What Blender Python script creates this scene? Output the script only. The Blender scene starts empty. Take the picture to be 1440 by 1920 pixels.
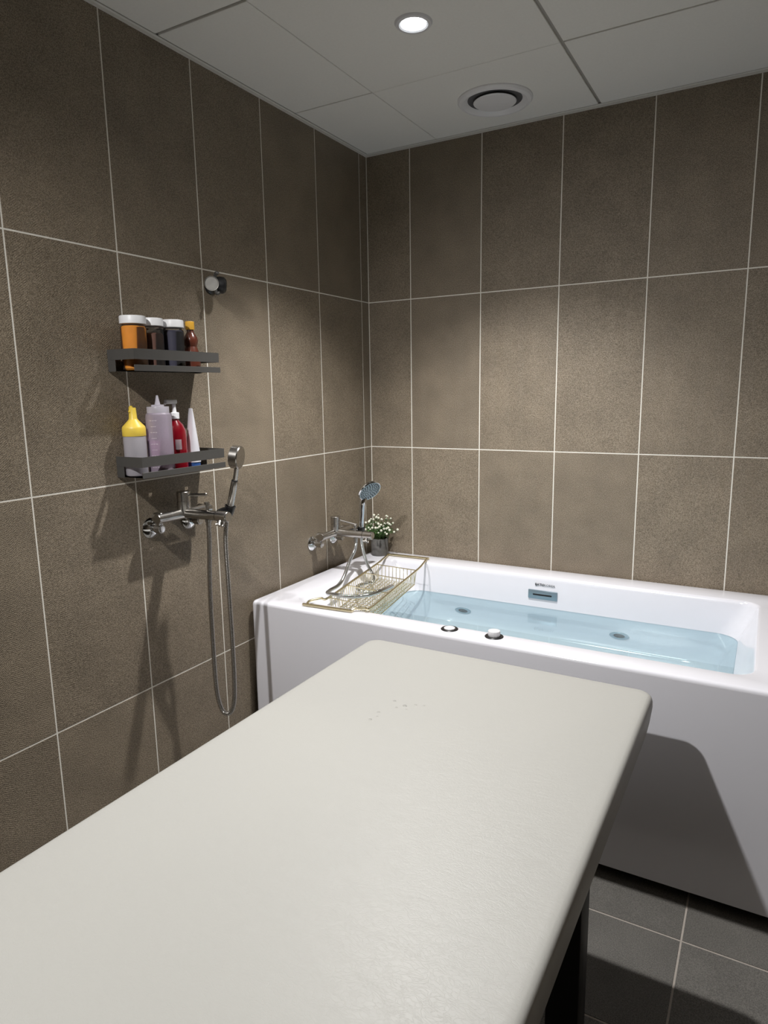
import bpy, bmesh, math, random
from mathutils import Vector, Matrix, Euler
random.seed(7)
scene = bpy.context.scene
COL = scene.collection

# ------------------------------------------------------------------ camera
cam = bpy.data.objects.new('camera', bpy.data.cameras.new('camera'))
COL.objects.link(cam)
cam.data.sensor_fit = 'HORIZONTAL'
cam.data.sensor_width = 36.0
cam.data.lens = 36.0 * 1267.07 / 1440.0
cam.data.clip_start = 0.02
cam.location = (1.4973, -2.5163, 1.281)
cam.rotation_euler = (1.3949, 0.0157, 0.5170)
scene.camera = cam

# ------------------------------------------------------------------ world, exposure, lights
world = bpy.data.worlds.new('world'); scene.world = world
world.use_nodes = True
world.node_tree.nodes['Background'].inputs[0].default_value = (0.02, 0.02, 0.02, 1)
world.node_tree.nodes['Background'].inputs[1].default_value = 1.0
vs = scene.view_settings
vs.view_transform = 'Standard'; vs.look = 'None'; vs.gamma = 1.0; vs.use_curve_mapping = False
vs.exposure = 0.0
LAMP_W = 118.0
LAMP_SPOTS = [(0.618, -0.786), (0.618, -2.598)]
LAMP_RGB = (1.0, 0.985, 0.965)
LAMP_TILT = [(math.radians(2), math.radians(-4), 0.0), (math.radians(38), math.radians(-10), 0.0)]   # both beams lean towards the bath, tilt added to balance brightness
CONE = math.radians(106); BLEND = 0.70
scene.cycles.max_bounces = 8
scene.cycles.diffuse_bounces = 4
scene.cycles.transmission_bounces = 8
scene.cycles.sample_clamp_indirect = 3.0
scene.cycles.use_denoising = True
scene.cycles.use_adaptive_sampling = True
scene.cycles.adaptive_threshold = 0.05
scene.cycles.adaptive_min_samples = 16

# room sizes
ZC = 2.218           # ceiling
XR, YF = 2.44, -3.62  # right wall, wall behind the photographer
ROWS = [0.0, 0.4527, 1.050, 1.6472, ZC]

# ------------------------------------------------------------------ materials
def nt(name):
    m = bpy.data.materials.new(name); m.use_nodes = True
    t = m.node_tree; b = t.nodes['Principled BSDF']
    return m, t, b
def node(t, kind, **kw):
    n = t.nodes.new(kind)
    for k, v in kw.items():
        setattr(n, k, v)
    return n
def simple(name, rgb, rough=0.5, metal=0.0, var=0.08, scale=40.0, bump=0.0, bscale=200.0, coat=0.0, spec=None, aniso=0.0):
    m, t, b = nt(name)
    tc = node(t, 'ShaderNodeTexCoord')
    nz = node(t, 'ShaderNodeTexNoise'); nz.inputs['Scale'].default_value = scale; nz.inputs['Detail'].default_value = 3
    t.links.new(tc.outputs['Object'], nz.inputs['Vector'])
    mx = node(t, 'ShaderNodeMix', data_type='RGBA')
    mx.inputs[6].default_value = tuple(c * (1 - var) for c in rgb) + (1,)
    mx.inputs[7].default_value = tuple(min(1, c * (1 + var)) for c in rgb) + (1,)
    t.links.new(nz.outputs['Fac'], mx.inputs[0]); t.links.new(mx.outputs[2], b.inputs['Base Color'])
    b.inputs['Roughness'].default_value = rough; b.inputs['Metallic'].default_value = metal
    b.inputs['Coat Weight'].default_value = coat
    if spec is not None: b.inputs['Specular IOR Level'].default_value = spec
    if bump > 0:
        n2 = node(t, 'ShaderNodeTexNoise'); n2.inputs['Scale'].default_value = bscale; n2.inputs['Detail'].default_value = 4
        t.links.new(tc.outputs['Object'], n2.inputs['Vector'])
        bp = node(t, 'ShaderNodeBump'); bp.inputs['Strength'].default_value = bump; bp.inputs['Distance'].default_value = 0.001
        t.links.new(n2.outputs['Fac'], bp.inputs['Height']); t.links.new(bp.outputs['Normal'], b.inputs['Normal'])
    return m

def tile_material(name, dark, light, rough, chevron, bumpd, spec=0.5):
    """speckled porcelain with a fine chevron relief"""
    m, t, b = nt(name)
    tc = node(t, 'ShaderNodeTexCoord'); oi = node(t, 'ShaderNodeObjectInfo')
    off = node(t, 'ShaderNodeVectorMath', operation='MULTIPLY_ADD')
    rnd = node(t, 'ShaderNodeCombineXYZ')
    for i in range(3): t.links.new(oi.outputs['Random'], rnd.inputs[i])
    t.links.new(rnd.outputs[0], off.inputs[0]); off.inputs[1].default_value = (13, 7, 5)
    t.links.new(tc.outputs['Object'], off.inputs[2])
    fine = node(t, 'ShaderNodeTexNoise'); fine.inputs['Scale'].default_value = 420; fine.inputs['Detail'].default_value = 1
    big = node(t, 'ShaderNodeTexNoise'); big.inputs['Scale'].default_value = 9; big.inputs['Detail'].default_value = 2
    for n in (fine, big): t.links.new(off.outputs[0], n.inputs['Vector'])
    r1 = node(t, 'ShaderNodeMapRange'); r1.inputs[1].default_value = 0.32; r1.inputs[2].default_value = 0.68
    t.links.new(fine.outputs['Fac'], r1.inputs[0])
    mx = node(t, 'ShaderNodeMix', data_type='RGBA')
    mx.inputs[6].default_value = dark + (1,); mx.inputs[7].default_value = light + (1,)
    t.links.new(r1.outputs[0], mx.inputs[0])
    r2 = node(t, 'ShaderNodeMapRange'); r2.inputs[1].default_value = 0.3; r2.inputs[2].default_value = 0.7
    r2.inputs[3].default_value = 0.9; r2.inputs[4].default_value = 1.1
    t.links.new(big.outputs['Fac'], r2.inputs[0])
    rv = node(t, 'ShaderNodeMapRange'); rv.inputs[3].default_value = 0.94; rv.inputs[4].default_value = 1.06
    t.links.new(oi.outputs['Random'], rv.inputs[0])
    mu = node(t, 'ShaderNodeMath', operation='MULTIPLY'); t.links.new(r2.outputs[0], mu.inputs[0]); t.links.new(rv.outputs[0], mu.inputs[1])
    hs = node(t, 'ShaderNodeHueSaturation'); t.links.new(mx.outputs[2], hs.inputs['Color']); t.links.new(mu.outputs[0], hs.inputs['Value'])
    t.links.new(hs.outputs[0], b.inputs['Base Color'])
    b.inputs['Specular IOR Level'].default_value = spec
    rr = node(t, 'ShaderNodeMapRange'); rr.inputs[1].default_value = 0.35; rr.inputs[2].default_value = 0.7
    rr.inputs[3].default_value = rough + 0.1; rr.inputs[4].default_value = rough - 0.15
    t.links.new(fine.outputs['Fac'], rr.inputs[0]); t.links.new(rr.outputs[0], b.inputs['Roughness'])
    # chevron relief: vertical bands of slanted ribs
    sp = node(t, 'ShaderNodeSeparateXYZ'); t.links.new(tc.outputs['Object'], sp.inputs[0])
    pp = node(t, 'ShaderNodeMath', operation='PINGPONG'); pp.inputs[1].default_value = 0.027
    t.links.new(sp.outputs['X'], pp.inputs[0])
    ad = node(t, 'ShaderNodeMath', operation='MULTIPLY_ADD'); ad.inputs[1].default_value = 0.75
    t.links.new(pp.outputs[0], ad.inputs[0]); t.links.new(sp.outputs['Y'], ad.inputs[2])
    ml = node(t, 'ShaderNodeMath', operation='MULTIPLY'); ml.inputs[1].default_value = 2 * math.pi / 0.0052
    t.links.new(ad.outputs[0], ml.inputs[0])
    sn = node(t, 'ShaderNodeMath', operation='SINE'); t.links.new(ml.outputs[0], sn.inputs[0])
    ch = node(t, 'ShaderNodeMath', operation='MULTIPLY_ADD'); ch.inputs[1].default_value = chevron
    t.links.new(sn.outputs[0], ch.inputs[0]); t.links.new(fine.outputs['Fac'], ch.inputs[2])
    bp = node(t, 'ShaderNodeBump'); bp.inputs['Strength'].default_value = 1.0; bp.inputs['Distance'].default_value = bumpd
    t.links.new(ch.outputs[0], bp.inputs['Height']); t.links.new(bp.outputs['Normal'], b.inputs['Normal'])
    return m

M = {}
M['tile'] = tile_material('wall_tile', (0.132, 0.104, 0.072), (0.310, 0.255, 0.188), 0.46, 0.11, 0.0013)
M['floor_tile'] = tile_material('floor_tile', (0.110, 0.104, 0.094), (0.215, 0.204, 0.186), 0.5, 0.02, 0.0009)
M['grout'] = simple('wall_grout', (0.80, 0.77, 0.70), 0.8, var=0.08, scale=60)
M['floor_grout'] = simple('floor_grout', (0.52, 0.47, 0.42), 0.85, var=0.15, scale=60)
M['ceiling'] = simple('ceiling_panel', (0.90, 0.895, 0.86), 0.85, var=0.04, scale=160, bump=0.25, bscale=500)
M['groove'] = simple('ceiling_groove', (0.40, 0.39, 0.365), 0.8)
M['white_trim'] = simple('white_trim', (0.74, 0.73, 0.70), 0.5, var=0.03)
M['acrylic'] = simple('white_acrylic', (0.86, 0.858, 0.92), 0.16, var=0.01, scale=5, coat=0.25)
M['vent'] = simple('white_vent', (0.90, 0.90, 0.92), 0.35, var=0.02)
M['vent_dark'] = simple('vent_duct', (0.10, 0.10, 0.105), 0.7)
M['steel'] = simple('brushed_steel', (0.50, 0.48, 0.455), 0.26, metal=1.0, var=0.10, scale=120)
M['satin'] = simple('satin_steel', (0.36, 0.35, 0.33), 0.50, metal=1.0, var=0.08, scale=120)
M['chrome'] = simple('chrome', (0.72, 0.73, 0.74), 0.08, metal=1.0, var=0.03)
M['black'] = simple('black_plastic', (0.012, 0.012, 0.013), 0.35)
M['dark_metal'] = simple('dark_grey_aluminium', (0.095, 0.092, 0.088), 0.40, metal=0.35, var=0.1, bump=0.05)
M['gold'] = simple('gold_wire', (0.86, 0.77, 0.52), 0.25, metal=1.0, var=0.05)
M['leg'] = simple('black_leg', (0.018, 0.017, 0.018), 0.45)
M['white_plastic'] = simple('white_plastic', (0.78, 0.78, 0.80), 0.4, var=0.02)
M['yellow'] = simple('yellow_plastic', (0.80, 0.58, 0.08), 0.4, var=0.03)
M['amber_cap'] = simple('amber_cap', (0.78, 0.42, 0.05), 0.4, var=0.03)
M['turmeric'] = simple('orange_powder', (0.74, 0.285, 0.012), 0.7, var=0.15, scale=60, coat=0.6)
M['cocoa'] = simple('brown_powder', (0.16, 0.065, 0.042), 0.7, var=0.2, scale=60, coat=0.6)
M['indigo'] = simple('dark_blue_powder', (0.030, 0.028, 0.062), 0.6, var=0.3, scale=40, coat=0.6)
M['syrup'] = simple('dark_syrup', (0.11, 0.030, 0.018), 0.25, var=0.3, scale=60, coat=0.6)
M['red'] = simple('red_plastic', (0.22, 0.004, 0.012), 0.18, var=0.05, coat=0.5)
M['blue_cap'] = simple('blue_cap', (0.03, 0.09, 0.28), 0.4, var=0.03)
M['tube'] = simple('white_tube', (0.74, 0.73, 0.78), 0.4, var=0.02)
M['label'] = simple('pink_white_sticker', (0.82, 0.72, 0.76), 0.6, var=0.03)
M['concrete'] = simple('grey_pot', (0.115, 0.11, 0.105), 0.6, var=0.35, scale=70, bump=0.3, bscale=90)
M['soil'] = simple('soil', (0.02, 0.015, 0.01), 0.9)
M['leaf'] = simple('leaf', (0.055, 0.13, 0.03), 0.5, var=0.45, scale=120)
M['stem'] = simple('stem', (0.09, 0.14, 0.04), 0.6)
M['flower'] = simple('white_flower', (0.78, 0.78, 0.66), 0.6, var=0.06)
M['plate'] = simple('grey_blue_plate', (0.33, 0.42, 0.48), 0.28, metal=0.75, var=0.05)
M['face'] = simple('shower_face', (0.36, 0.46, 0.52), 0.35, var=0.04)
M['nub'] = simple('rubber_nozzle', (0.025, 0.035, 0.04), 0.5)
M['ink'] = simple('printed_ink', (0.06, 0.065, 0.07), 0.5)
M['ink_light'] = simple('printed_ink_grey', (0.22, 0.23, 0.24), 0.5)
M['grad'] = simple('moulded_scale', (0.72, 0.66, 0.72), 0.5)

def vinyl():
    m, t, b = nt('cream_vinyl')
    tc = node(t, 'ShaderNodeTexCoord')
    mp = node(t, 'ShaderNodeMapping'); mp.inputs['Scale'].default_value = (1.0, 1.9, 1.0)
    t.links.new(tc.outputs['Object'], mp.inputs['Vector'])
    b.inputs['Base Color'].default_value = (0.70, 0.685, 0.63, 1)
    nz = node(t, 'ShaderNodeTexNoise'); nz.inputs['Scale'].default_value = 3
    t.links.new(tc.outputs['Object'], nz.inputs['Vector'])
    mx = node(t, 'ShaderNodeMix', data_type='RGBA')
    mx.inputs[6].default_value = (0.438, 0.433, 0.410, 1); mx.inputs[7].default_value = (0.462, 0.456, 0.427, 1)
    t.links.new(nz.outputs['Fac'], mx.inputs[0]); t.links.new(mx.outputs[2], b.inputs['Base Color'])
    b.inputs['Roughness'].default_value = 0.42
    vo = node(t, 'ShaderNodeTexVoronoi', feature='DISTANCE_TO_EDGE'); vo.inputs['Scale'].default_value = 95
    wn = node(t, 'ShaderNodeTexNoise'); wn.inputs['Scale'].default_value = 22; wn.inputs['Detail'].default_value = 6; wn.inputs['Distortion'].default_value = 1.6
    dm = node(t, 'ShaderNodeVectorMath', operation='MULTIPLY_ADD'); dm.inputs[1].default_value = (0.05, 0.05, 0.05)
    t.links.new(wn.outputs['Color'], dm.inputs[0]); t.links.new(mp.outputs[0], dm.inputs[2])
    t.links.new(dm.outputs[0], vo.inputs['Vector']); t.links.new(mp.outputs[0], wn.inputs['Vector'])
    cl = node(t, 'ShaderNodeMapRange'); cl.inputs[2].default_value = 0.12
    t.links.new(vo.outputs['Distance'], cl.inputs[0])
    ad = node(t, 'ShaderNodeMath', operation='MULTIPLY_ADD'); ad.inputs[1].default_value = 0.25
    t.links.new(cl.outputs[0], ad.inputs[0]); t.links.new(wn.outputs['Fac'], ad.inputs[2])
    bp = node(t, 'ShaderNodeBump'); bp.inputs['Strength'].default_value = 0.28; bp.inputs['Distance'].default_value = 0.0010
    t.links.new(ad.outputs[0], bp.inputs['Height']); t.links.new(bp.outputs['Normal'], b.inputs['Normal'])
    return m
M['vinyl'] = vinyl()

def clear_plastic(name, tint, milky, rough=0.25):
    """thin clear or milky plastic wall: see-through, translucent and glossy"""
    m = bpy.data.materials.new(name); m.use_nodes = True; t = m.node_tree
    t.nodes.remove(t.nodes['Principled BSDF']); out = t.nodes['Material Output']
    tr = node(t, 'ShaderNodeBsdfTransparent'); tr.inputs[0].default_value = tint + (1,)
    tl = node(t, 'ShaderNodeBsdfTranslucent'); tl.inputs[0].default_value = tint + (1,)
    df = node(t, 'ShaderNodeBsdfDiffuse'); df.inputs[0].default_value = tint + (1,)
    gl = node(t, 'ShaderNodeBsdfGlossy'); gl.inputs['Roughness'].default_value = rough
    a = node(t, 'ShaderNodeMixShader'); a.inputs[0].default_value = 0.5
    t.links.new(tl.outputs[0], a.inputs[1]); t.links.new(df.outputs[0], a.inputs[2])
    nz = node(t, 'ShaderNodeTexNoise'); nz.inputs['Scale'].default_value = 30
    r = node(t, 'ShaderNodeMapRange'); r.inputs[3].default_value = max(0, milky - 0.04); r.inputs[4].default_value = min(1, milky + 0.04)
    t.links.new(nz.outputs['Fac'], r.inputs[0])
    c = node(t, 'ShaderNodeMixShader'); t.links.new(r.outputs[0], c.inputs[0])
    t.links.new(tr.outputs[0], c.inputs[1]); t.links.new(a.outputs[0], c.inputs[2])
    f = node(t, 'ShaderNodeFresnel'); f.inputs[0].default_value = 1.4
    d = node(t, 'ShaderNodeMixShader'); t.links.new(f.outputs[0], d.inputs[0])
    t.links.new(c.outputs[0], d.inputs[1]); t.links.new(gl.outputs[0], d.inputs[2])
    t.links.new(d.outputs[0], out.inputs[0])
    return m
M['clear'] = clear_plastic('clear_jar', (0.93, 0.93, 0.93), 0.03, 0.08)
M['milky'] = clear_plastic('milky_bottle', (0.80, 0.77, 0.84), 0.80, 0.3)
M['milky2'] = clear_plastic('milky_pink_bottle', (0.78, 0.70, 0.82), 0.58, 0.3)
M['pinkfill'] = simple('pink_lotion', (0.60, 0.36, 0.48), 0.5, var=0.1)

def water_mat():
    m = bpy.data.materials.new('water'); m.use_nodes = True; t = m.node_tree
    t.nodes.remove(t.nodes['Principled BSDF'])
    g = node(t, 'ShaderNodeBsdfGlass'); g.inputs['IOR'].default_value = 1.333; g.inputs['Roughness'].default_value = 0.0
    g.inputs['Color'].default_value = (0.87, 0.99, 1.0, 1)
    t.links.new(g.outputs[0], t.nodes['Material Output'].inputs[0])
    return m
M['water'] = water_mat()
def droplet_mat():
    m = bpy.data.materials.new('droplet'); m.use_nodes = True; t = m.node_tree
    t.nodes.remove(t.nodes['Principled BSDF'])
    tr = node(t, 'ShaderNodeBsdfTransparent'); gl = node(t, 'ShaderNodeBsdfGlossy'); gl.inputs['Roughness'].default_value = 0.03
    f = node(t, 'ShaderNodeFresnel'); f.inputs[0].default_value = 1.45
    x = node(t, 'ShaderNodeMixShader'); t.links.new(f.outputs[0], x.inputs[0]); t.links.new(tr.outputs[0], x.inputs[1]); t.links.new(gl.outputs[0], x.inputs[2])
    t.links.new(x.outputs[0], t.nodes['Material Output'].inputs[0]); return m
M['drop'] = droplet_mat()
def lamp_mat():
    m, t, b = nt('lamp_lens')
    b.inputs['Base Color'].default_value = (0.9, 0.9, 0.9, 1)
    b.inputs['Emission Color'].default_value = (0.92, 0.96, 1.0, 1); b.inputs['Emission Strength'].default_value = 14.0
    return m
M['lens'] = lamp_mat()

# ------------------------------------------------------------------ mesh helpers
def NB(): return bmesh.new()
def frame_from(d):
    d = Vector(d).normalized()
    a = Vector((0, 0, 1)) if abs(d.z) < 0.9 else Vector((1, 0, 0))
    u = a.cross(d).normalized(); v = d.cross(u)
    return u, v, d
def box(bm, lo, hi, bev=0.0, seg=2):
    lo, hi = Vector(lo), Vector(hi)
    r = bmesh.ops.create_cube(bm, size=1.0)
    vs_ = r['verts']
    for v in vs_:
        v.co = Vector(((lo[i] + hi[i]) / 2 + v.co[i] * (hi[i] - lo[i]) for i in range(3)))
    if bev > 0:
        es = list({e for v in vs_ for e in v.link_edges})
        bmesh.ops.bevel(bm, geom=es, offset=bev, segments=seg, profile=0.5, affect='EDGES')
    return vs_
def ring(bm, c, u, v, r, n, ru=1.0, rv=1.0):
    return [bm.verts.new(c + u * (math.cos(2 * math.pi * k / n) * r * ru) + v * (math.sin(2 * math.pi * k / n) * r * rv)) for k in range(n)]
def bridge(bm, a, b):
    n = len(a)
    for k in range(n):
        bm.faces.new((a[k], a[(k + 1) % n], b[(k + 1) % n], b[k]))
def loft(bm, rings, cap0=True, cap1=True):
    for a, b in zip(rings, rings[1:]): bridge(bm, a, b)
    if cap0: bm.faces.new(list(reversed(rings[0])))
    if cap1: bm.faces.new(rings[-1])
def lathe(bm, o, axis, prof, n=24, cap0=True, cap1=True, ru=1.0, rv=1.0):
    """profile of (radius, distance along axis)"""
    o = Vector(o); u, v, d = frame_from(axis)
    loft(bm, [ring(bm, o + d * z, u, v, max(r, 1e-5), n, ru, rv) for r, z in prof], cap0, cap1)
def cyl(bm, p0, p1, r0, r1=None, n=20, bev=0.0):
    p0, p1 = Vector(p0), Vector(p1); L = (p1 - p0).length
    r1 = r0 if r1 is None else r1
    if bev > 0: prof = [(r0 - bev, 0), (r0, bev), (r1, L - bev), (r1 - bev, L)]
    else: prof = [(r0, 0), (r1, L)]
    lathe(bm, p0, p1 - p0, prof, n)
def spline(pts, step):
    P = [Vector(p) for p in pts]
    P = [P[0] * 2 - P[1]] + P + [P[-1] * 2 - P[-2]]
    out = []
    for i in range(1, len(P) - 2):
        n = max(2, int((P[i + 1] - P[i]).length / step * 3) + 2)
        for k in range(n):
            s = k / n
            out.append(0.5 * ((2 * P[i]) + (P[i + 1] - P[i - 1]) * s + (2 * P[i - 1] - 5 * P[i] + 4 * P[i + 1] - P[i + 2]) * s * s + (3 * P[i] - P[i - 1] - 3 * P[i + 1] + P[i + 2]) * s ** 3))
    out.append(P[-2])
    # equal arc length
    res = [out[0]]; acc = 0.0
    for a, b in zip(out, out[1:]):
        L = (b - a).length
        while acc + L >= step and L > 1e-9:
            s = (step - acc) / L; a = a + (b - a) * s; res.append(a.copy()); L = (b - a).length; acc = 0.0
        acc += L
    if (res[-1] - out[-1]).length > step * 0.3: res.append(out[-1])
    return res
def tube(bm, pts, r, n=8, rf=None, caps=True):
    pts = [Vector(p) for p in pts]
    u = None; rings = []
    for i, p in enumerate(pts):
        d = (pts[min(i + 1, len(pts) - 1)] - pts[max(i - 1, 0)]).normalized()
        if u is None: u, v, _ = frame_from(d)
        else:
            u = (u - d * u.dot(d)).normalized()
        v = d.cross(u)
        rr = r if rf is None else rf(i, len(pts))
        rings.append(ring(bm, p, u, v, rr, n))
    loft(bm, rings, caps, caps)
def rrect(x0, x1, y0, y1, r, n=6):
    pts = []
    for cx, cy, a0 in ((x1 - r, y1 - r, 0), (x0 + r, y1 - r, 90), (x0 + r, y0 + r, 180), (x1 - r, y0 + r, 270)):
        for k in range(n + 1):
            a = math.radians(a0 + 90 * k / n); pts.append((cx + r * math.cos(a), cy + r * math.sin(a)))
    return pts
def rloop(bm, x0, x1, y0, y1, r, z, n=6):
    return [bm.verts.new((x, y, z)) for x, y in rrect(x0, x1, y0, y1, r, n)]
def finish(bm, ang=32):
    bmesh.ops.recalc_face_normals(bm, faces=bm.faces[:])
    for f in bm.faces: f.smooth = True
    for e in bm.edges:
        if len(e.link_faces) == 2 and e.calc_face_angle(0) > math.radians(ang): e.smooth = False
def top(o):
    while o.parent: o = o.parent
    return o
def part(name, bm, m, parent=None, world=True, kind=None, label=None, ang=32, recalc=True):
    """one mesh object; with world=True its shape was laid out in room coordinates"""
    if parent is not None and world:
        T = top(parent)
        bmesh.ops.transform(bm, matrix=T.matrix_basis.inverted(), verts=bm.verts[:])
    if recalc: finish(bm, ang)
    me = bpy.data.meshes.new(name); bm.to_mesh(me); bm.free()
    for x in (m if isinstance(m, (list, tuple)) else [m]): me.materials.append(x)
    o = bpy.data.objects.new(name, me); COL.objects.link(o)
    if parent is not None: o.parent = parent
    if kind: o['kind'] = kind
    if label: o['label'] = label
    return o
def thing(name, label, cat, loc=(0, 0, 0), group=None, rotz=0.0):
    o = bpy.data.objects.new(name, None); COL.objects.link(o); o.empty_display_size = 0.05
    o.location = loc; o.rotation_euler = (0, 0, rotz); o['label'] = label; o['category'] = cat
    if group: o['group'] = group
    o.matrix_basis = Matrix.Translation(Vector(loc)) @ Matrix.Rotation(rotz, 4, 'Z')
    return o
def struct(name, bm, m):
    o = part(name, bm, m); o['kind'] = 'structure'; return o

# ------------------------------------------------------------------ tiles
_tile_cache = {}
def tile_mesh(w, h, t, m, bev):
    key = (round(w, 4), round(h, 4), m.name)
    if key not in _tile_cache:
        bm = NB(); box(bm, (-w / 2, -h / 2, -t), (w / 2, h / 2, 0))
        es = [e for e in bm.edges if all(v.co.z > -t / 2 for v in e.verts)]
        bmesh.ops.bevel(bm, geom=es, offset=bev, segments=1, affect='EDGES')
        me = bpy.data.meshes.new('tile'); bm.to_mesh(me); bm.free(); me.materials.append(m)
        _tile_cache[key] = me
    return _tile_cache[key]
def lay(parent, origin, ux, uy, us, vs_, gap, m, name='tile', t=0.006, bev=0.0007, gapf=None):
    ux, uy = Vector(ux), Vector(uy); n = ux.cross(uy); o0 = Vector(origin)
    R = Matrix((ux, uy, n)).transposed().to_4x4()
    for u0, u1 in zip(us, us[1:]):
        for v0, v1 in zip(vs_, vs_[1:]):
            w, h = u1 - u0 - gap, v1 - v0 - gap
            if w < 0.004 or h < 0.004: continue
            o = bpy.data.objects.new(name, tile_mesh(w, h, t, m, bev)); COL.objects.link(o)
            o.parent = parent
            o.matrix_basis = Matrix.Translation(o0 + ux * ((u0 + u1) / 2) + uy * ((v0 + v1) / 2)) @ R
def cuts(first, pitch, end):
    l = [0.0, first]
    while l[-1] + pitch < end - 0.01: l.append(l[-1] + pitch)
    l.append(end); return l

GR = 0.0006   # grout sits this far behind the tile face
def slab(name, lo, hi, m):
    bm = NB(); box(bm, lo, hi); return struct(name, bm, m)
wall_left = slab('wall_left', (-0.10, YF, 0), (-GR, 0, ZC + 0.06), M['grout'])
wall_back = slab('wall_back', (-0.10, GR, 0), (XR + 0.10, 0.10, ZC + 0.06), M['grout'])
wall_right = slab('wall_right', (XR + GR, YF, 0), (XR + 0.10, 0, ZC + 0.06), M['grout'])
wall_front = slab('wall_front', (-0.10, YF - 0.10, 0), (XR + 0.10, YF - GR, ZC + 0.06), M['grout'])
floor = slab('floor', (-0.10, YF - 0.10, -0.10), (XR + 0.10, 0.10, -0.0012), M['floor_grout'])
ceiling = slab('ceiling', (-0.10, YF - 0.10, ZC + 0.006), (XR + 0.10, 0.10, ZC + 0.10), M['groove'])
G = 0.0036
# left wall: u runs from the corner to the photographer
us = [-u for u in reversed(cuts(0.0565, 0.3014, -YF))]
lay(wall_left, (0, 0, 0), (0, 1, 0), (0, 0, 1), us, ROWS, G, M['tile'])
lay(wall_back, (0, 0, 0), (1, 0, 0), (0, 0, 1), cuts(0.1967, 0.30, XR), ROWS, G, M['tile'])
lay(wall_right, (XR, 0, 0), (0, -1, 0), (0, 0, 1), cuts(0.2, 0.30, -YF), ROWS, G, M['tile'])
lay(wall_front, (XR, YF, 0), (-1, 0, 0), (0, 0, 1), cuts(0.25, 0.30, XR), ROWS, G, M['tile'])
fx = sorted([1.401 + 0.3 * k for k in range(-5, 5) if 0.02 < 1.401 + 0.3 * k < XR - 0.02] + [0, XR])
fy = sorted([-0.975 + 0.3 * k for k in range(-10, 5) if YF + 0.02 < -0.975 + 0.3 * k < -0.02] + [0, YF])
lay(floor, (0, 0, 0), (1, 0, 0), (0, 1, 0), fx, fy, 0.0045, M['floor_tile'])
# ceiling panels, some joints tight, some wide
cx = [0.0, 0.316, 0.920, 1.524, 2.128, XR]; cy = [0.0, -0.484, -1.088, -1.692, -2.296, -2.90, -3.504, YF]
gx = [0.0, 0.0022, 0.010, 0.004, 0.004, 0.0]
for i in range(len(cx) - 1):
    for j in range(len(cy) - 1):
        def gy(k):
            if k in (0, len(cy) - 1): return 0.0
            if k == 1: return (0.005, 0.0022, 0.008, 0.008, 0.008)[i]
            if k == 2: return (0.010, 0.003, 0.006, 0.006, 0.006)[i]
            return 0.005
        x0, x1 = cx[i] + gx[i] / 2, cx[i + 1] - gx[i + 1] / 2
        y1, y0 = cy[j] - gy(j) / 2, cy[j + 1] + gy(j + 1) / 2
        if i == 0: x0 += 0.012
        if i == len(cx) - 2: x1 -= 0.012
        if j == 0: y1 -= 0.012
        if j == len(cy) - 2: y0 += 0.012
        bm = NB(); box(bm, (x0, y0, ZC), (x1, y1, ZC + 0.008))
        es = [e for e in bm.edges if all(v.co.z < ZC + 0.004 for v in e.verts)]
        bmesh.ops.bevel(bm, geom=es, offset=0.0012, segments=1, affect='EDGES')
        part('ceiling_panel', bm, M['ceiling'], ceiling)
# white wall angle all round under the ceiling
def angle(name, lo, hi, lo2, hi2):
    bm = NB(); box(bm, lo, hi); box(bm, lo2, hi2); return struct(name, bm, M['white_trim'])
angle('trim_1', (0.0, YF, ZC - 0.008), (0.0018, 0, ZC + 0.004), (0.0, YF, ZC - 0.0005), (0.010, 0, ZC + 0.0012))
angle('trim_2', (0.0018, -0.0018, ZC - 0.008), (XR, 0.0, ZC + 0.004), (0.010, -0.010, ZC - 0.0005), (XR, 0.0, ZC + 0.0012))

# ------------------------------------------------------------------ ceiling fittings
def downlight(x, y, tilt, label):
    t = thing('downlight', label, 'ceiling light', (x, y, ZC), 'recessed downlights')
    bm = NB(); lathe(bm, (x, y, ZC - 0.0005), (0, 0, -1), [(0.033, -0.004), (0.0335, 0.0030), (0.038, 0.0055), (0.046, 0.0045), (0.0495, 0.0)], 48, False, False)
    part('trim_ring', bm, M['white_plastic'], t)
    bm = NB(); lathe(bm, (x, y, ZC - 0.0005), (0, 0, -1), [(0.0332, -0.002), (0.0332, 0.0012), (0.027, 0.0022), (0.0001, 0.0030)], 40, True, False)
    part('lens', bm, M['lens'], t)
    ld = bpy.data.lights.new('downlight_beam', 'SPOT'); ld.energy = LAMP_W; ld.color = LAMP_RGB
    ld.spot_size = CONE; ld.spot_blend = BLEND; ld.shadow_soft_size = 0.022
    ld.cycles.is_caustics_light = True
    lo = bpy.data.objects.new('beam', ld); COL.objects.link(lo); lo.parent = t; lo.location = (0, 0, -0.012); lo.rotation_euler = tilt
downlight(*LAMP_SPOTS[0], LAMP_TILT[0], 'lit round recessed downlight in the ceiling above the bath, near the round vent')
downlight(*LAMP_SPOTS[1], LAMP_TILT[1], 'round recessed downlight in the ceiling above the near end of the massage bed')

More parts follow.
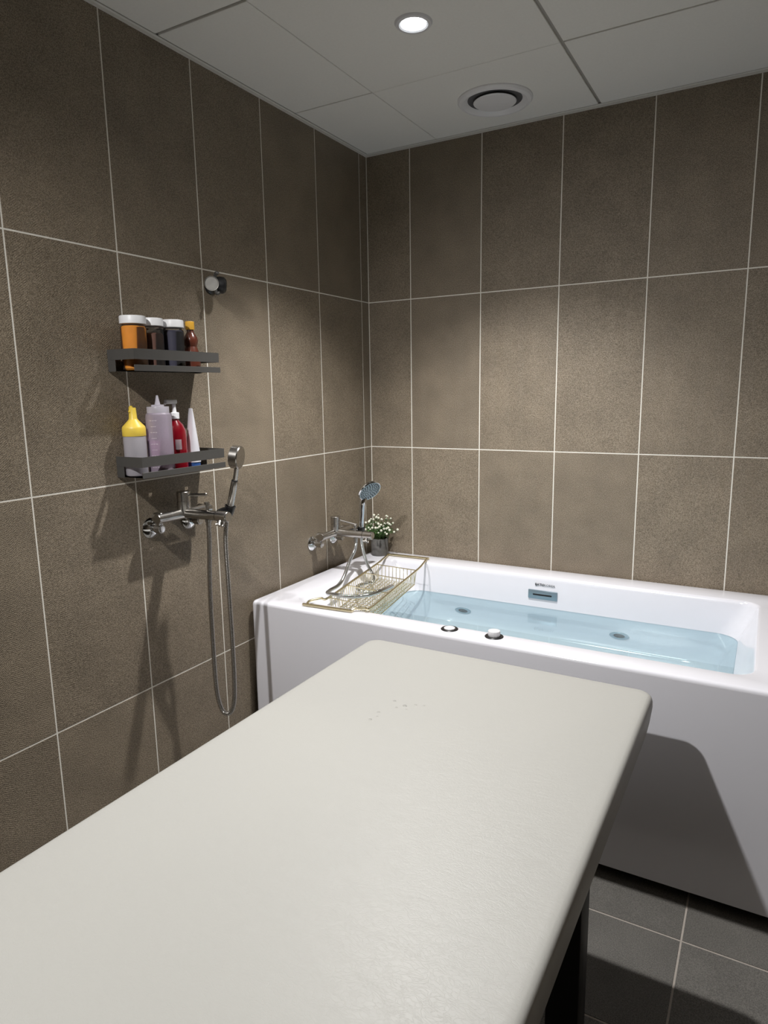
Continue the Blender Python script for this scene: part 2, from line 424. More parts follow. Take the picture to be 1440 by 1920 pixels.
v = thing('ceiling_vent', 'round white air vent with a raised centre disc in the ceiling', 'vent', (0.632, -0.230, ZC))
c = Vector((0.632, -0.230, ZC))
bm = NB(); lathe(bm, c, (0, 0, -1), [(0.122, -0.001), (0.122, 0.004), (0.117, 0.010), (0.106, 0.0125), (0.099, 0.010), (0.089, 0.001)], 64, False, False)
part('outer_ring', bm, M['vent'], v)
bm = NB(); lathe(bm, c, (0, 0, -1), [(0.090, -0.004), (0.090, 0.0008), (0.0001, 0.0008)], 48, False, False)
part('duct', bm, M['vent_dark'], v)
bm = NB(); lathe(bm, c, (0, 0, -1), [(0.012, 0.0), (0.012, 0.004), (0.056, 0.005), (0.067, 0.006), (0.070, 0.009), (0.067, 0.0118), (0.055, 0.013), (0.0001, 0.0142)], 56, True, False)
part('centre_disc', bm, M['vent'], v)

# ------------------------------------------------------------------ bath
tub = thing('bathtub', 'white acrylic whirlpool bathtub with square apron along the tiled back wall', 'bathtub', (0.86, -0.42, 0.0))
WL = 0.478
BASIN = [(0.126, 1.512, -0.764, -0.106, 0.058, 0.595), (0.131, 1.507, -0.759, -0.111, 0.056, 0.5935), (0.136, 1.503, -0.755, -0.115, 0.054, 0.588),
         (0.142, 1.500, -0.753, -0.117, 0.054, 0.578), (0.205, 1.474, -0.748, -0.121, 0.062, 0.520), (0.250, 1.455, -0.745, -0.124, 0.068, WL),
         (0.300, 1.434, -0.742, -0.127, 0.075, 0.400), (0.345, 1.415, -0.738, -0.130, 0.085, 0.285), (0.362, 1.404, -0.730, -0.136, 0.09, 0.235),
         (0.380, 1.390, -0.715, -0.150, 0.09, 0.210), (0.410, 1.362, -0.690, -0.175, 0.09, 0.198)]
bm = NB()
X0, X1, Y0, Y1 = 0.013, 1.700, -0.838, -0.003
ls = [rloop(bm, X0 + 0.012, X1 - 0.012, Y0 + 0.012, Y1, 0.014, 0.022), rloop(bm, X0, X1, Y0, Y1, 0.016, 0.030), rloop(bm, X0, X1, Y0, Y1, 0.016, 0.583),
      rloop(bm, X0 + 0.0015, X1 - 0.0015, Y0 + 0.0015, Y1 - 0.0015, 0.016, 0.589), rloop(bm, X0 + 0.005, X1 - 0.005, Y0 + 0.005, Y1 - 0.005, 0.015, 0.5935),
      rloop(bm, X0 + 0.011, X1 - 0.011, Y0 + 0.011, Y1 - 0.011, 0.013, 0.595)]
ls += [rloop(bm, *b) for b in BASIN]
loft(bm, ls, False, True)
shell = part('shell', bm, M['acrylic'], tub, ang=50)
shell.cycles.is_caustics_receiver = True
# jets on the far basin wall, under water
for jx in (0.486, 1.083):
    bm = NB(); lathe(bm, (jx, -0.1285, 0.308), (0, -1, 0.02), [(0.034, -0.003), (0.034, 0.003), (0.031, 0.006), (0.022, 0.006), (0.019, 0.003)], 32, False, False)
    j = part('jet', bm, M['plate'], tub); j.cycles.is_caustics_receiver = True
    bm = NB(); lathe(bm, (jx, -0.1285, 0.308), (0, -1, 0.02), [(0.020, -0.002), (0.019, 0.002), (0.016, 0.001), (0.012, 0.006), (0.007, 0.008), (0.006, 0.004), (0.0001, 0.004)], 24, False, False)
    n_ = part('nozzle', bm, M['nub'], j); n_.cycles.is_caustics_receiver = True
# overflow plate
bm = NB(); box(bm, (0.748, -0.1265, 0.5105), (0.857, -0.1160, 0.5435), 0.0015)
ov = part('overflow_plate', bm, M['plate'], tub)
bm = NB(); lathe(bm, (0.769, -0.1266, 0.527), (1, 0, 0), [(0.0001, -0.003), (0.0032, -0.002), (0.0032, 0.067), (0.0001, 0.069)], 12, False, False, 0.2, 1.0)
part('slot', bm, M['black'], ov)
# maker's name printed above the overflow
def text_mesh(body, size, offset, loc, rot, m):
    cu = bpy.data.curves.new('lettering', 'FONT'); cu.body = body; cu.size = size; cu.offset = offset; cu.extrude = 0.0004
    cu.space_character = 1.05
    to = bpy.data.objects.new('lettering', cu); COL.objects.link(to)
    dg = bpy.context.evaluated_depsgraph_get(); dg.update()
    me = bpy.data.meshes.new_from_object(to.evaluated_get(dg)); w = max(v_.co.x for v_ in me.vertices)
    COL.objects.unlink(to); bpy.data.objects.remove(to)
    me.transform(Matrix.Translation(Vector(loc) - Vector(tub.location)) @ Euler(rot).to_matrix().to_4x4())
    me.materials.clear(); me.materials.append(m)
    o = bpy.data.objects.new('lettering', me); COL.objects.link(o); o.parent = tub
    return w
ty = -0.1205
w1 = text_mesh('BATH', 0.0125, 0.00035, (0.772, ty, 0.5605), (math.radians(90), 0, 0), M['ink'])
text_mesh('KOREA', 0.0125, 0.0, (0.772 + w1 + 0.001, ty, 0.5605), (math.radians(90), 0, 0), M['ink_light'])
# rim controls
bm = NB(); lathe(bm, (0.722, -0.7865, 0.5945), (0, 0, 1), [(0.0255, 0), (0.0255, 0.0015), (0.0235, 0.003), (0.016, 0.003)], 36, False, True)
k1 = part('air_button', bm, M['black'], tub)
bm = NB(); lathe(bm, (0.722, -0.7865, 0.597), (0, 0, 1), [(0.0165, 0), (0.0165, 0.0015), (0.0150, 0.0028), (0.0001, 0.0030)], 32, False, False)
part('button_cap', bm, M['white_plastic'], k1)
bm = NB(); lathe(bm, (0.859, -0.7855, 0.5945), (0, 0, 1), [(0.0265, 0), (0.0265, 0.0015), (0.0245, 0.003), (0.018, 0.003)], 36, False, True)
k2 = part('air_knob', bm, M['black'], tub)
bm = NB()
u_, v_, d_ = frame_from((0, 0, 1)); rs = []
for r, z in ((0.0165, 0.0), (0.0175, 0.002), (0.0175, 0.013), (0.0165, 0.0155), (0.012, 0.0165)):
    rs.append([bm.verts.new(Vector((0.859, -0.7855, 0.597 + z)) + (u_ * math.cos(a) + v_ * math.sin(a)) * r * (1 - 0.035 * (k % 4 == 0))) for k, a in enumerate([2 * math.pi * q / 48 for q in range(48)])])
loft(bm, rs)
part('knob_cap', bm, M['white_plastic'], k2)

# water, filling the basin up to below the overflow
bm = NB(); e = 0.0015
wl = [rloop(bm, b[0] - e, b[1] + e, b[2] - e, b[3] + e, b[4], b[5] - (e if i else 0)) for i, b in enumerate(BASIN[5:])]
loft(bm, wl, True, True)
water = part('bath_water', bm, M['water'], ang=20)
water['label'] = 'clear pale blue water filling the white bathtub'; water['category'] = 'water'
water.cycles.is_caustics_caster = True

# ------------------------------------------------------------------ mixers, hand showers, hoses
def mixer(y, z, label, lever_dir):
    t = thing('wall_mixer', label, 'faucet', (0.0, y, z), 'brushed steel wall mixers')
    S = M['steel']
    for s in (-1, 1):
        bm = NB(); lathe(bm, (0.0005, s * 0.073, 0), (1, 0, 0), [(0.029, 0), (0.029, 0.003), (0.026, 0.007), (0.014, 0.013), (0.010, 0.014)], 36, True, True)
        f = part('wall_flange', bm, M['chrome'], t, world=False)
        bm = NB(); cyl(bm, (0.010, s * 0.073, 0), (0.042, s * 0.073, 0), 0.0095, n=20)
        cyl(bm, (0.026, s * 0.073, 0), (0.048, s * 0.073, 0.0), 0.0125, n=24, bev=0.001)
        box(bm, (0.030, s * 0.073 - 0.009, -0.002), (0.046, s * 0.073 + 0.009, 0.036), 0.004)
        part('elbow', bm, S, t, world=False)
        bm = NB(); cyl(bm, (0.036, s * 0.083, 0.034), (0.064, s * 0.083, 0.034), 0.0145, n=24, bev=0.001)
        part('union_nut', bm, S, t, world=False)
        bm = NB(); cyl(bm, (0.0475, s * 0.073, 0.0), (0.0495, s * 0.073, 0.0), 0.0085, n=20)
        box(bm, (0.0493, s * 0.073 - 0.0008, -0.0075), (0.0500, s * 0.073 + 0.0008, 0.0075))
        part('screw', bm, M['chrome'], t, world=False)
    bm = NB(); cyl(bm, (0.060, -0.100, 0.034), (0.060, 0.100, 0.034), 0.0140, n=32, bev=0.0012)
    part('body', bm, S, t, world=False)
    bm = NB(); lathe(bm, (0.062, 0, 0.030), (0, 0, 1), [(0.0165, 0), (0.0190, 0.012), (0.0190, 0.0385)], 36, True, True)
    part('cartridge', bm, S, t, world=False)
    bm = NB(); lathe(bm, (0.062, 0, 0.0705), (0, 0, 1), [(0.0178, -0.003), (0.0178, 0.0), (0.0190, 0.001), (0.0190, 0.026), (0.0180, 0.027), (0.0001, 0.027)], 36, True, False)
    h = part('handle_cap', bm, S, t, world=False)
    d = Vector(lever_dir).normalized()
    bm = NB(); p = Vector((0.062, 0, 0.088)); cyl(bm, p + d * 0.016, p + d * 0.090, 0.0032, 0.0040, n=14, bev=0.0008)
    part('lever', bm, S, h, world=False)
    bm = NB(); cyl(bm, (0.064, 0, 0.036), (0.186, 0, 0.036), 0.0140, n=32)
    part('spout', bm, S, t, world=False)
    bm = NB(); cyl(bm, (0.187, 0, 0.036), (0.226, 0, 0.036), 0.0146, n=32, bev=0.0012)
    sp = part('spout_tip', bm, S, t, world=False)
    bm = NB(); cyl(bm, (0.2262, 0, 0.036), (0.2280, 0, 0.036), 0.0125, n=28)
    part('end_plate', bm, M['chrome'], sp, world=False)
    bm = NB(); cyl(bm, (0.203, 0, 0.030), (0.203, -0.010, 0.012), 0.0105, 0.0110, n=20, bev=0.0008)
    for k in range(8):
        a = math.pi * k / 4
        ax = Vector((0, -0.485, -0.874)); u, v2, _ = frame_from(ax)
        q = Vector((0.203, -0.0085, 0.015)) + (u * math.cos(a) + v2 * math.sin(a)) * 0.0105
        cyl(bm, q, q + ax * 0.004, 0.0025, n=8)
    part('aerator', bm, S, t, world=False)
    bm = NB(); lathe(bm, (0.150, 0, 0.046), (0, 0, 1), [(0.0050, 0), (0.0050, 0.017), (0.0078, 0.018), (0.0078, 0.026), (0.0068, 0.027), (0.0001, 0.027)], 20, True, False)
    part('diverter_knob', bm, S, t, world=False)
    bm = NB(); lathe(bm, (0.153, 0, 0.024), (0, 0, -1), [(0.0095, 0), (0.0095, 0.007), (0.0078, 0.008), (0.0078, 0.018)], 20, True, True)
    part('hose_outlet', bm, S, t, world=False)
    return t
mix1 = mixer(-1.152, 0.915, 'brushed steel wall mixer tap below the two dark wall shelves', (1, 0.0, 0.06))
mix2 = mixer(-0.386, 0.714, 'brushed steel wall mixer tap above the end of the bathtub', (0.95, 0.22, -0.22))

def holder(t, base, cup, axis):
    """black swivel holder fixed to the mixer"""
    base, cup, axis = Vector(base), Vector(cup), Vector(axis).normalized()
    bm = NB(); tube(bm, spline([base, (base + cup) / 2 + Vector((0, 0, 0.004)), cup - axis * 0.002], 0.006), 0.0085, 12)
    h = part('shower_holder', bm, M['black'], t, world=True)
    bm = NB(); lathe(bm, cup - axis * 0.016, axis, [(0.0100, 0), (0.0118, 0.003), (0.0150, 0.026), (0.0158, 0.030), (0.0125, 0.030), (0.0105, 0.012)], 24, False, False)
    part('cup', bm, M['black'], h, world=True)

# --- first hand shower (solid steel, round disc head)
hb, ht = Vector((0.176, -1.090, 0.960)), Vector((0.204, -1.090, 1.053)); ax1 = (ht - hb).normalized()
holder(mix1, (0.168, -1.128, 0.955), hb - ax1 * 0.004, ax1)
s1 = thing('hand_shower', 'steel hand shower with plain round disc head and long looped hose', 'shower head', tuple(hb), 'hand showers')
bm = NB(); lathe(bm, hb, ax1, [(0.0090, -0.012), (0.0098, -0.002), (0.0100, 0.060), (0.0095, 0.084), (0.0085, 0.086)], 24)
part('handle', bm, M['steel'], s1)
bm = NB(); lathe(bm, hb + ax1 * 0.085, ax1, [(0.0090, 0), (0.0090, 0.003)], 20); part('seal_ring', bm, M['black'], s1)
hc = Vector((0.2105, -1.090, 1.109)); nf = Vector((0.93, 0.32, -0.12)).normalized()
bm = NB(); tube(bm, spline([hb + ax1 * 0.087, ht + ax1 * 0.006, hc - Vector((0, 0, 0.030))], 0.004), 0.0068, 16)
part('neck', bm, M['steel'], s1)
bm = NB(); lathe(bm, hc - nf * 0.012, nf, [(0.0001, -0.001), (0.0300, 0.0), (0.0325, 0.002), (0.0325, 0.023), (0.0315, 0.0245)], 48, False, True)
hd = part('head', bm, M['steel'], s1)
bm = NB(); lathe(bm, hc + nf * 0.0126, nf, [(0.0305, 0), (0.0300, 0.0008), (0.0001, 0.0010)], 48, True, False)
part('spray_plate', bm, M['steel'], hd)
def hose(parent, pts, r, pitch, m, smooth_ends=0):
    P = spline(pts, pitch / 4)
    def rf(i, n):
        return r * (1.0 if i % 4 in (0, 1) else 0.86)
    bm = NB(); tube(bm, P, r, 10, rf); return part('hose', bm, m, parent, ang=80)
hose(s1, [(0.153, -1.152, 0.925), (0.1465, -1.147, 0.87), (0.130, -1.138, 0.77), (0.117, -1.128, 0.68), (0.1065, -1.118, 0.585), (0.1045, -1.115, 0.44), (0.1075, -1.111, 0.375),
          (0.1190, -1.104, 0.334), (0.1400, -1.097, 0.336), (0.1530, -1.092, 0.375), (0.1565, -1.090, 0.45), (0.1570, -1.090, 0.565), (0.1545, -1.090, 0.75), (0.1535, -1.090, 0.86), (0.163, -1.090, 0.928), (0.1725, -1.090, 0.949)], 0.0072, 0.0046, M['steel'])

# --- second hand shower (round face with rubber nozzles) above the bath
hb2, ht2 = Vector((0.155, -0.350, 0.757)), Vector((0.164, -0.350, 0.868)); ax2 = (ht2 - hb2).normalized()
holder(mix2, (0.110, -0.372, 0.752), hb2, ax2)
s2 = thing('hand_shower', 'chrome hand shower with round face of dark nozzles above the bath', 'shower head', tuple(hb2), 'hand showers')
nf2 = Vector((0.626, -0.26, -0.52)).normalized(); hc2 = Vector((0.194, -0.350, 0.917))
side = nf2.cross(Vector((0, 0, 1))).normalized(); upv = side.cross(nf2).normalized()
low = hc2 - upv * 0.040 - nf2 * 0.006
bm = NB(); P = spline([hb2 - ax2 * 0.016, hb2 + ax2 * 0.02, hb2 + ax2 * 0.07, ht2, low + Vector((0, 0, 0.004)), low + upv * 0.018], 0.006)
tube(bm, P, 0.01, 20, lambda i, n: 0.0100 + 0.0055 * (i / n) ** 1.4)
part('handle', bm, M['chrome'], s2)
bm = NB(); lathe(bm, hc2, nf2, [(0.0001, -0.016), (0.022, -0.014), (0.040, -0.007), (0.0475, 0.001), (0.0480, 0.005), (0.0455, 0.008), (0.0440, 0.0075)], 48, False, False)
hd = part('head', bm, M['chrome'], s2)
bm = NB(); lathe(bm, hc2, nf2, [(0.0445, 0.004), (0.0440, 0.0072), (0.0430, 0.0080), (0.0001, 0.0092)], 48, True, False)
fc = part('spray_face', bm, M['face'], hd)
bm = NB(); u, v2, d = frame_from(nf2)
for rr, n in ((0.006, 4), (0.014, 8), (0.022, 13), (0.030, 18), (0.0375, 24)):
    for k in range(n):
        a = 2 * math.pi * k / n + rr * 90
        q = hc2 + (u * math.cos(a) + v2 * math.sin(a)) * rr + d * 0.0080
        lathe(bm, q, d, [(0.0025, 0), (0.0023, 0.0016), (0.0014, 0.0022)], 6)
part('nozzles', bm, M['nub'], hd, kind='stuff')
H2 = [(0.153, -0.386, 0.716), (0.1545, -0.400, 0.690), (0.158, -0.440, 0.660), (0.180, -0.515, 0.620), (0.194, -0.575, 0.6035), (0.203, -0.640, 0.6035), (0.222, -0.685, 0.6075), (0.265, -0.703, 0.6135),
      (0.325, -0.698, 0.6135), (0.363, -0.640, 0.6090), (0.366, -0.560, 0.6030), (0.350, -0.470, 0.592), (0.334, -0.436, 0.580), (0.310, -0.452, 0.568), (0.265, -0.490, 0.565), (0.222, -0.490, 0.565), (0.192, -0.440, 0.565),
      (0.200, -0.395, 0.565), (0.214, -0.370, 0.567), (0.205, -0.350, 0.585), (0.174, -0.343, 0.628), (0.158, -0.348, 0.690), (0.1535, -0.350, 0.742)]
hose(s2, H2, 0.0066, 0.0040, M['chrome'])

# --- empty shower bracket high on the left wall
br = thing('shower_bracket', 'empty steel and black hand shower bracket high on the left tiled wall', 'bracket', (0.0, -0.935, 1.600))
bm = NB(); lathe(bm, (0.0005, -0.930, 1.602), (1, 0, 0), [(0.0250, 0), (0.0250, 0.006), (0.0200, 0.010), (0.0130, 0.012), (0.0120, 0.030)], 32, True, True)
part('base', bm, M['black'], br)
ax = Vector((0.66, -0.74, -0.06)).normalized(); u, v2, d = frame_from(ax); cc = Vector((0.040, -0.966, 1.602))
bm = NB(); lathe(bm, Vector((0.042, -0.934, 1.601)), (0.72, 0.66, -0.08), [(0.0150, -0.026), (0.0205, -0.016), (0.0235, 0.000), (0.0225, 0.012), (0.0170, 0.018), (0.0100, 0.020)], 32, True, True, 0.8, 1.05)
part('clip_body', bm, M['black'], br)
bm = NB(); lathe(bm, cc, d, [(0.0205, -0.004), (0.0212, 0.001), (0.0206, 0.0022), (0.0190, 0.0016), (0.0180, 0.0002), (0.0001, 0.0)], 40, False, False)
part('cover', bm, M['satin'], br)
for s in (1, -1):
    bm = NB(); q = cc + Vector((0.003, 0.006, s * 0.020))
    pts = [q + Vector((0.000, 0.006, -s * 0.004)), q + Vector((0.006, 0.002, s * 0.006)), q + Vector((0.013, 0.000, s * 0.009)), q + Vector((0.018, 0.004, s * 0.006))]
    tube(bm, spline(pts, 0.003), 0.0048, 12)
    part('prong', bm, M['dark_metal'], br)

# ------------------------------------------------------------------ shelves and bottles
def shelf(z, label):
    t = thing('wall_shelf', label, 'shelf', (0.0, -1.168, z), 'dark metal wall shelves')
    D, L = M['dark_metal'], 0.1515
    bm = NB()
    xs = [0.0, 0.030, 0.035, 0.052, 0.057, 0.074, 0.079, 0.098]
    ys = [-L, -0.11, -0.085, -0.045, -0.020, 0.020, 0.045, 0.085, 0.110, L]
    gv = [[bm.verts.new((x, y, 0.002)) for y in ys] for x in xs]
    for i in range(len(xs) - 1):
        for j in range(len(ys) - 1):
            if i in (1, 3, 5) and j in (1, 3, 5, 7): continue      # drain slots
            bm.faces.new((gv[i][j], gv[i + 1][j], gv[i + 1][j + 1], gv[i][j + 1]))
    bmesh.ops.solidify(bm, geom=bm.faces[:], thickness=0.0016)
    part('tray', bm, D, t, world=False)
    bm = NB(); box(bm, (0.0965, -L, 0.0), (0.0985, L + 0.004, 0.0155), 0.0004, 1); part('front_lip', bm, D, t, world=False)
    bm = NB()
    pl = [(0.0005, -L), (0.0985, -L), (0.0985, L), (0.0005, L)]; wv = 0.0016
    inner = [(0.0005, -L + wv), (0.0985 - wv, -L + wv), (0.0985 - wv, L - wv), (0.0005, L - wv)]
    lo_o = [bm.verts.new((x, y, 0.029)) for x, y in pl]; hi_o = [bm.verts.new((x, y, 0.0555)) for x, y in pl]
    lo_i = [bm.verts.new((x, y, 0.029)) for x, y in inner]; hi_i = [bm.verts.new((x, y, 0.0555)) for x, y in inner]
    for k in range(3):
        bm.faces.new((lo_o[k], lo_o[k + 1], hi_o[k + 1], hi_o[k])); bm.faces.new((lo_i[k], lo_i[k + 1], hi_i[k + 1], hi_i[k]))
        bm.faces.new((hi_o[k], hi_o[k + 1], hi_i[k + 1], hi_i[k])); bm.faces.new((lo_o[k], lo_o[k + 1], lo_i[k + 1], lo_i[k]))
    for k in (0, 3): bm.faces.new((lo_o[k], hi_o[k], hi_i[k], lo_i[k]))
    part('guard_rail', bm, D, t, world=False)
    for s in (-1, 1):
        bm = NB(); box(bm, (0.0005, s * L - 0.0008 - s * 0.0008, 0.0), (0.028, s * L + 0.0008 - s * 0.0008, 0.0288), 0.0003, 1)
        part('side_bracket', bm, D, t, world=False)
    return t
SH1, SH2 = 1.3430, 1.0690
shelf(SH1, 'upper dark grey metal wall shelf holding the powder jars'); shelf(SH2, 'lower dark grey metal wall shelf holding squeeze bottles')
TOP1, TOP2 = SH1 + 0.0022, SH2 + 0.0022
def powder_jar(x, y, r, h, fill, fm, label):
    t = thing('powder_jar', label, 'jar', (x, y, TOP1), 'white-lidded powder jars on the upper shelf')
    hc_ = h - 0.020
    bm = NB(); lathe(bm, (0, 0, 0), (0, 0, 1), [(r - 0.004, 0), (r - 0.0005, 0.003), (r, 0.008), (r, hc_ - 0.016), (r - 0.001, hc_ - 0.008), (r - 0.005, hc_ - 0.004), (r - 0.005, hc_ + 0.006)], 40, True, False)
    part('jar_body', bm, M['clear'], t, world=False)
    ri = r - 0.0012; top_ = hc_ * fill
    bm = NB(); lathe(bm, (0, 0, 0), (0, 0, 1), [(ri - 0.004, 0.0012), (ri, 0.006), (ri, top_ - 0.004), (ri - 0.004, top_), (0.0001, top_ + 0.002)], 36, True, False)
    part('powder', bm, fm, t, world=False)
    bm = NB(); rs = []; n = 72
    for rr, z in ((r - 0.0008, hc_ - 0.001), (r + 0.0006, hc_), (r + 0.0006, hc_ + 0.017), (r - 0.0006, hc_ + 0.0195), (r - 0.004, hc_ + 0.020)):
        rs.append([bm.verts.new(((rr - 0.0004 * (k % 2)) * math.cos(2 * math.pi * k / n), (rr - 0.0004 * (k % 2)) * math.sin(2 * math.pi * k / n), z)) for k in range(n)])
    loft(bm, rs); part('lid', bm, M['white_plastic'], t, world=False)
powder_jar(0.042, -1.266, 0.0325, 0.1390, 0.95, M['turmeric'], 'clear jar of orange powder with white lid on the upper shelf')
powder_jar(0.040, -1.201, 0.0285, 0.1385, 0.84, M['cocoa'], 'clear jar of brown powder with white lid on the upper shelf')
powder_jar(0.048, -1.137, 0.0295, 0.1385, 0.93, M['indigo'], 'clear jar of dark blue powder with white lid on the upper shelf')
t = thing('syrup_bottle', 'small waisted bottle of dark brown syrup with amber cap on the upper shelf', 'bottle', (0.050, -1.074, TOP1))
bm = NB(); lathe(bm, (0, 0, 0), (0, 0, 1), [(0.020, 0), (0.0235, 0.003), (0.0240, 0.035), (0.0225, 0.052), (0.0180, 0.066), (0.0165, 0.070), (0.0190, 0.078), (0.0205, 0.086), (0.0190, 0.095), (0.0140, 0.104), (0.0100, 0.110), (0.0095, 0.118)], 36)
part('bottle_body', bm, M['syrup'], t, world=False)
bm = NB(); lathe(bm, (0, 0, 0.117), (0, 0, 1), [(0.0120, 0), (0.0125, 0.001), (0.0125, 0.021), (0.0115, 0.0225), (0.0001, 0.023)], 28, True, False)
part('cap', bm, M['amber_cap'], t, world=False)

# lower shelf
t = thing('squeeze_bottle', 'small milky squeeze bottle with yellow nozzle cap on the lower shelf', 'bottle', (0.036, -1.284, TOP2), 'squeeze bottles on the lower shelf')
bm = NB(); lathe(bm, (0, 0, 0), (0, 0, 1), [(0.024, 0), (0.0275, 0.002), (0.0290, 0.006), (0.0292, 0.100), (0.0280, 0.108)], 40, True, True)
part('bottle_body', bm, M['milky'], t, world=False)
bm = NB(); lathe(bm, (0, 0, 0.1055), (0, 0, 1), [(0.0295, 0), (0.0300, 0.001), (0.0300, 0.020), (0.0285, 0.025), (0.0125, 0.042), (0.0105, 0.046), (0.0090, 0.070), (0.0085, 0.074)], 40)
cp = part('nozzle_cap', bm, M['yellow'], t, world=False)
bm = NB(); cyl(bm, (-0.001, 0, 0.176), (-0.003, -0.006, 0.1765), 0.0085, 0.0085, 16, 0.0012); cyl(bm, (0, -0.008, 0.171), (0, -0.012, 0.169), 0.003, n=10)
part('tip_cover', bm, M['yellow'], cp, world=False)

t = thing('squeeze_bottle', 'tall milky squeeze bottle with pointed clear nozzle on the lower shelf', 'bottle', (0.060, -1.220, TOP2), 'squeeze bottles on the lower shelf')
bm = NB(); lathe(bm, (0, 0, 0), (0, 0, 1), [(0.029, 0), (0.0325, 0.002), (0.0340, 0.006), (0.0340, 0.150), (0.0325, 0.160), (0.0290, 0.164)], 44, True, True)
bb = part('bottle_body', bm, M['milky2'], t, world=False)
bm = NB(); lathe(bm, (0, 0, 0), (0, 0, 1), [(0.0322, 0.002), (0.0330, 0.006), (0.0330, 0.092), (0.0001, 0.092)], 36, True, False)
part('lotion', bm, M['pinkfill'], t, world=False)
bm = NB(); lathe(bm, (0, 0, 0.1625), (0, 0, 1), [(0.0280, 0), (0.0290, 0.001), (0.0290, 0.017), (0.0285, 0.018), (0.0170, 0.018), (0.0165, 0.023), (0.0075, 0.0235), (0.0060, 0.030), (0.0026, 0.048)], 36)
part('nozzle_cap', bm, M['milky'], t, world=False)
bm = NB()   # moulded scale on the side facing the room
for k in range(9):
    a0 = math.radians(-58 - 10); w = 0.010 if k % 2 else 0.014
    for q in range(3):
        a = a0 + (q - 1) * w / 0.034 * 0.5; p = Vector((math.cos(a), math.sin(a), 0)) * 0.0342; tn = Vector((-math.sin(a), math.cos(a), 0))
        z = 0.020 + k * 0.0155; h_ = w / 6 + 0.0003
        vv = [bm.verts.new(p + tn * sx * h_ + Vector((0, 0, z + sz * 0.0006)) + Vector((math.cos(a), math.sin(a), 0)) * o_) for o_ in (0, 0.0004) for sx, sz in ((-1, -1), (1, -1), (1, 1), (-1, 1))]
        for f in ((4, 5, 6, 7), (0, 1, 5, 4), (1, 2, 6, 5), (2, 3, 7, 6), (3, 0, 4, 7)): bm.faces.new([vv[i] for i in f])
part('graduations', bm, M['grad'], bb, world=False)

t = thing('pump_bottle', 'glossy red bottle with white pump top on the lower shelf', 'bottle', (0.036, -1.140, TOP2))
bm = NB(); lathe(bm, (0, 0, 0), (0, 0, 1), [(0.029, 0), (0.0325, 0.003), (0.0330, 0.010), (0.0330, 0.095), (0.0310, 0.112), (0.0240, 0.128), (0.0130, 0.139), (0.0110, 0.143), (0.0110, 0.147)], 40, True, True, 0.95, 0.82)
part('bottle_body', bm, M['red'], t, world=False)
bm = NB(); lathe(bm, (0, 0, 0.145), (0, 0, 1), [(0.0128, 0), (0.0128, 0.016), (0.0120, 0.017), (0.0060, 0.018), (0.0050, 0.030), (0.0050, 0.040)], 28)
pc = part('pump_collar', bm, M['white_plastic'], t, world=False)
bm = NB(); box(bm, (-0.007, -0.030, 0.186), (0.007, 0.008, 0.198), 0.003); cyl(bm, (0, -0.028, 0.191), (0.001, -0.034, 0.186), 0.0035, n=12)
part('pump_head', bm, M['white_plastic'], pc, world=False)
bm = NB()
rs = []
for z in (0.060, 0.088):
    rs.append([Vector((0.0318 * math.cos(a), 0.0278 * math.sin(a), z)) for a in [math.radians(-82 + 9 * k) for k in range(8)]])
g = [[bm.verts.new(p) for p in r] for r in rs]
for k in range(7): bm.faces.new((g[0][k], g[0][k + 1], g[1][k + 1], g[1][k]))
bmesh.ops.solidify(bm, geom=bm.faces[:], thickness=-0.0004)
part('sticker', bm, M['label'], t, world=False)

t = thing('cream_tube', 'white flat-topped cream tube standing on its blue cap on the lower shelf', 'tube', (0.044, -1.086, TOP2))
bm = NB(); rs = []
for k in range(9):
    s = k / 8; rs.append(ring(bm, Vector((0, 0, 0.022 + 0.150 * s)), Vector((0.55, 0.83, 0)), Vector((-0.83, 0.55, 0)), 1.0, 28, 0.0185 * (1 - s) ** 0.8 + 0.0032, 0.0180 + 0.006 * s))
loft(bm, rs); part('tube_body', bm, M['tube'], t, world=False)
bm = NB(); lathe(bm, (0, 0, 0), (0, 0, 1), [(0.0180, 0), (0.0190, 0.001), (0.0190, 0.018), (0.0180, 0.0195)], 28)
part('cap', bm, M['blue_cap'], t, world=False)
bm = NB(); lathe(bm, (0, 0, 0.0185), (0, 0, 1), [(0.0205, 0), (0.0205, 0.0045)], 28); part('shoulder', bm, M['tube'], t, world=False)

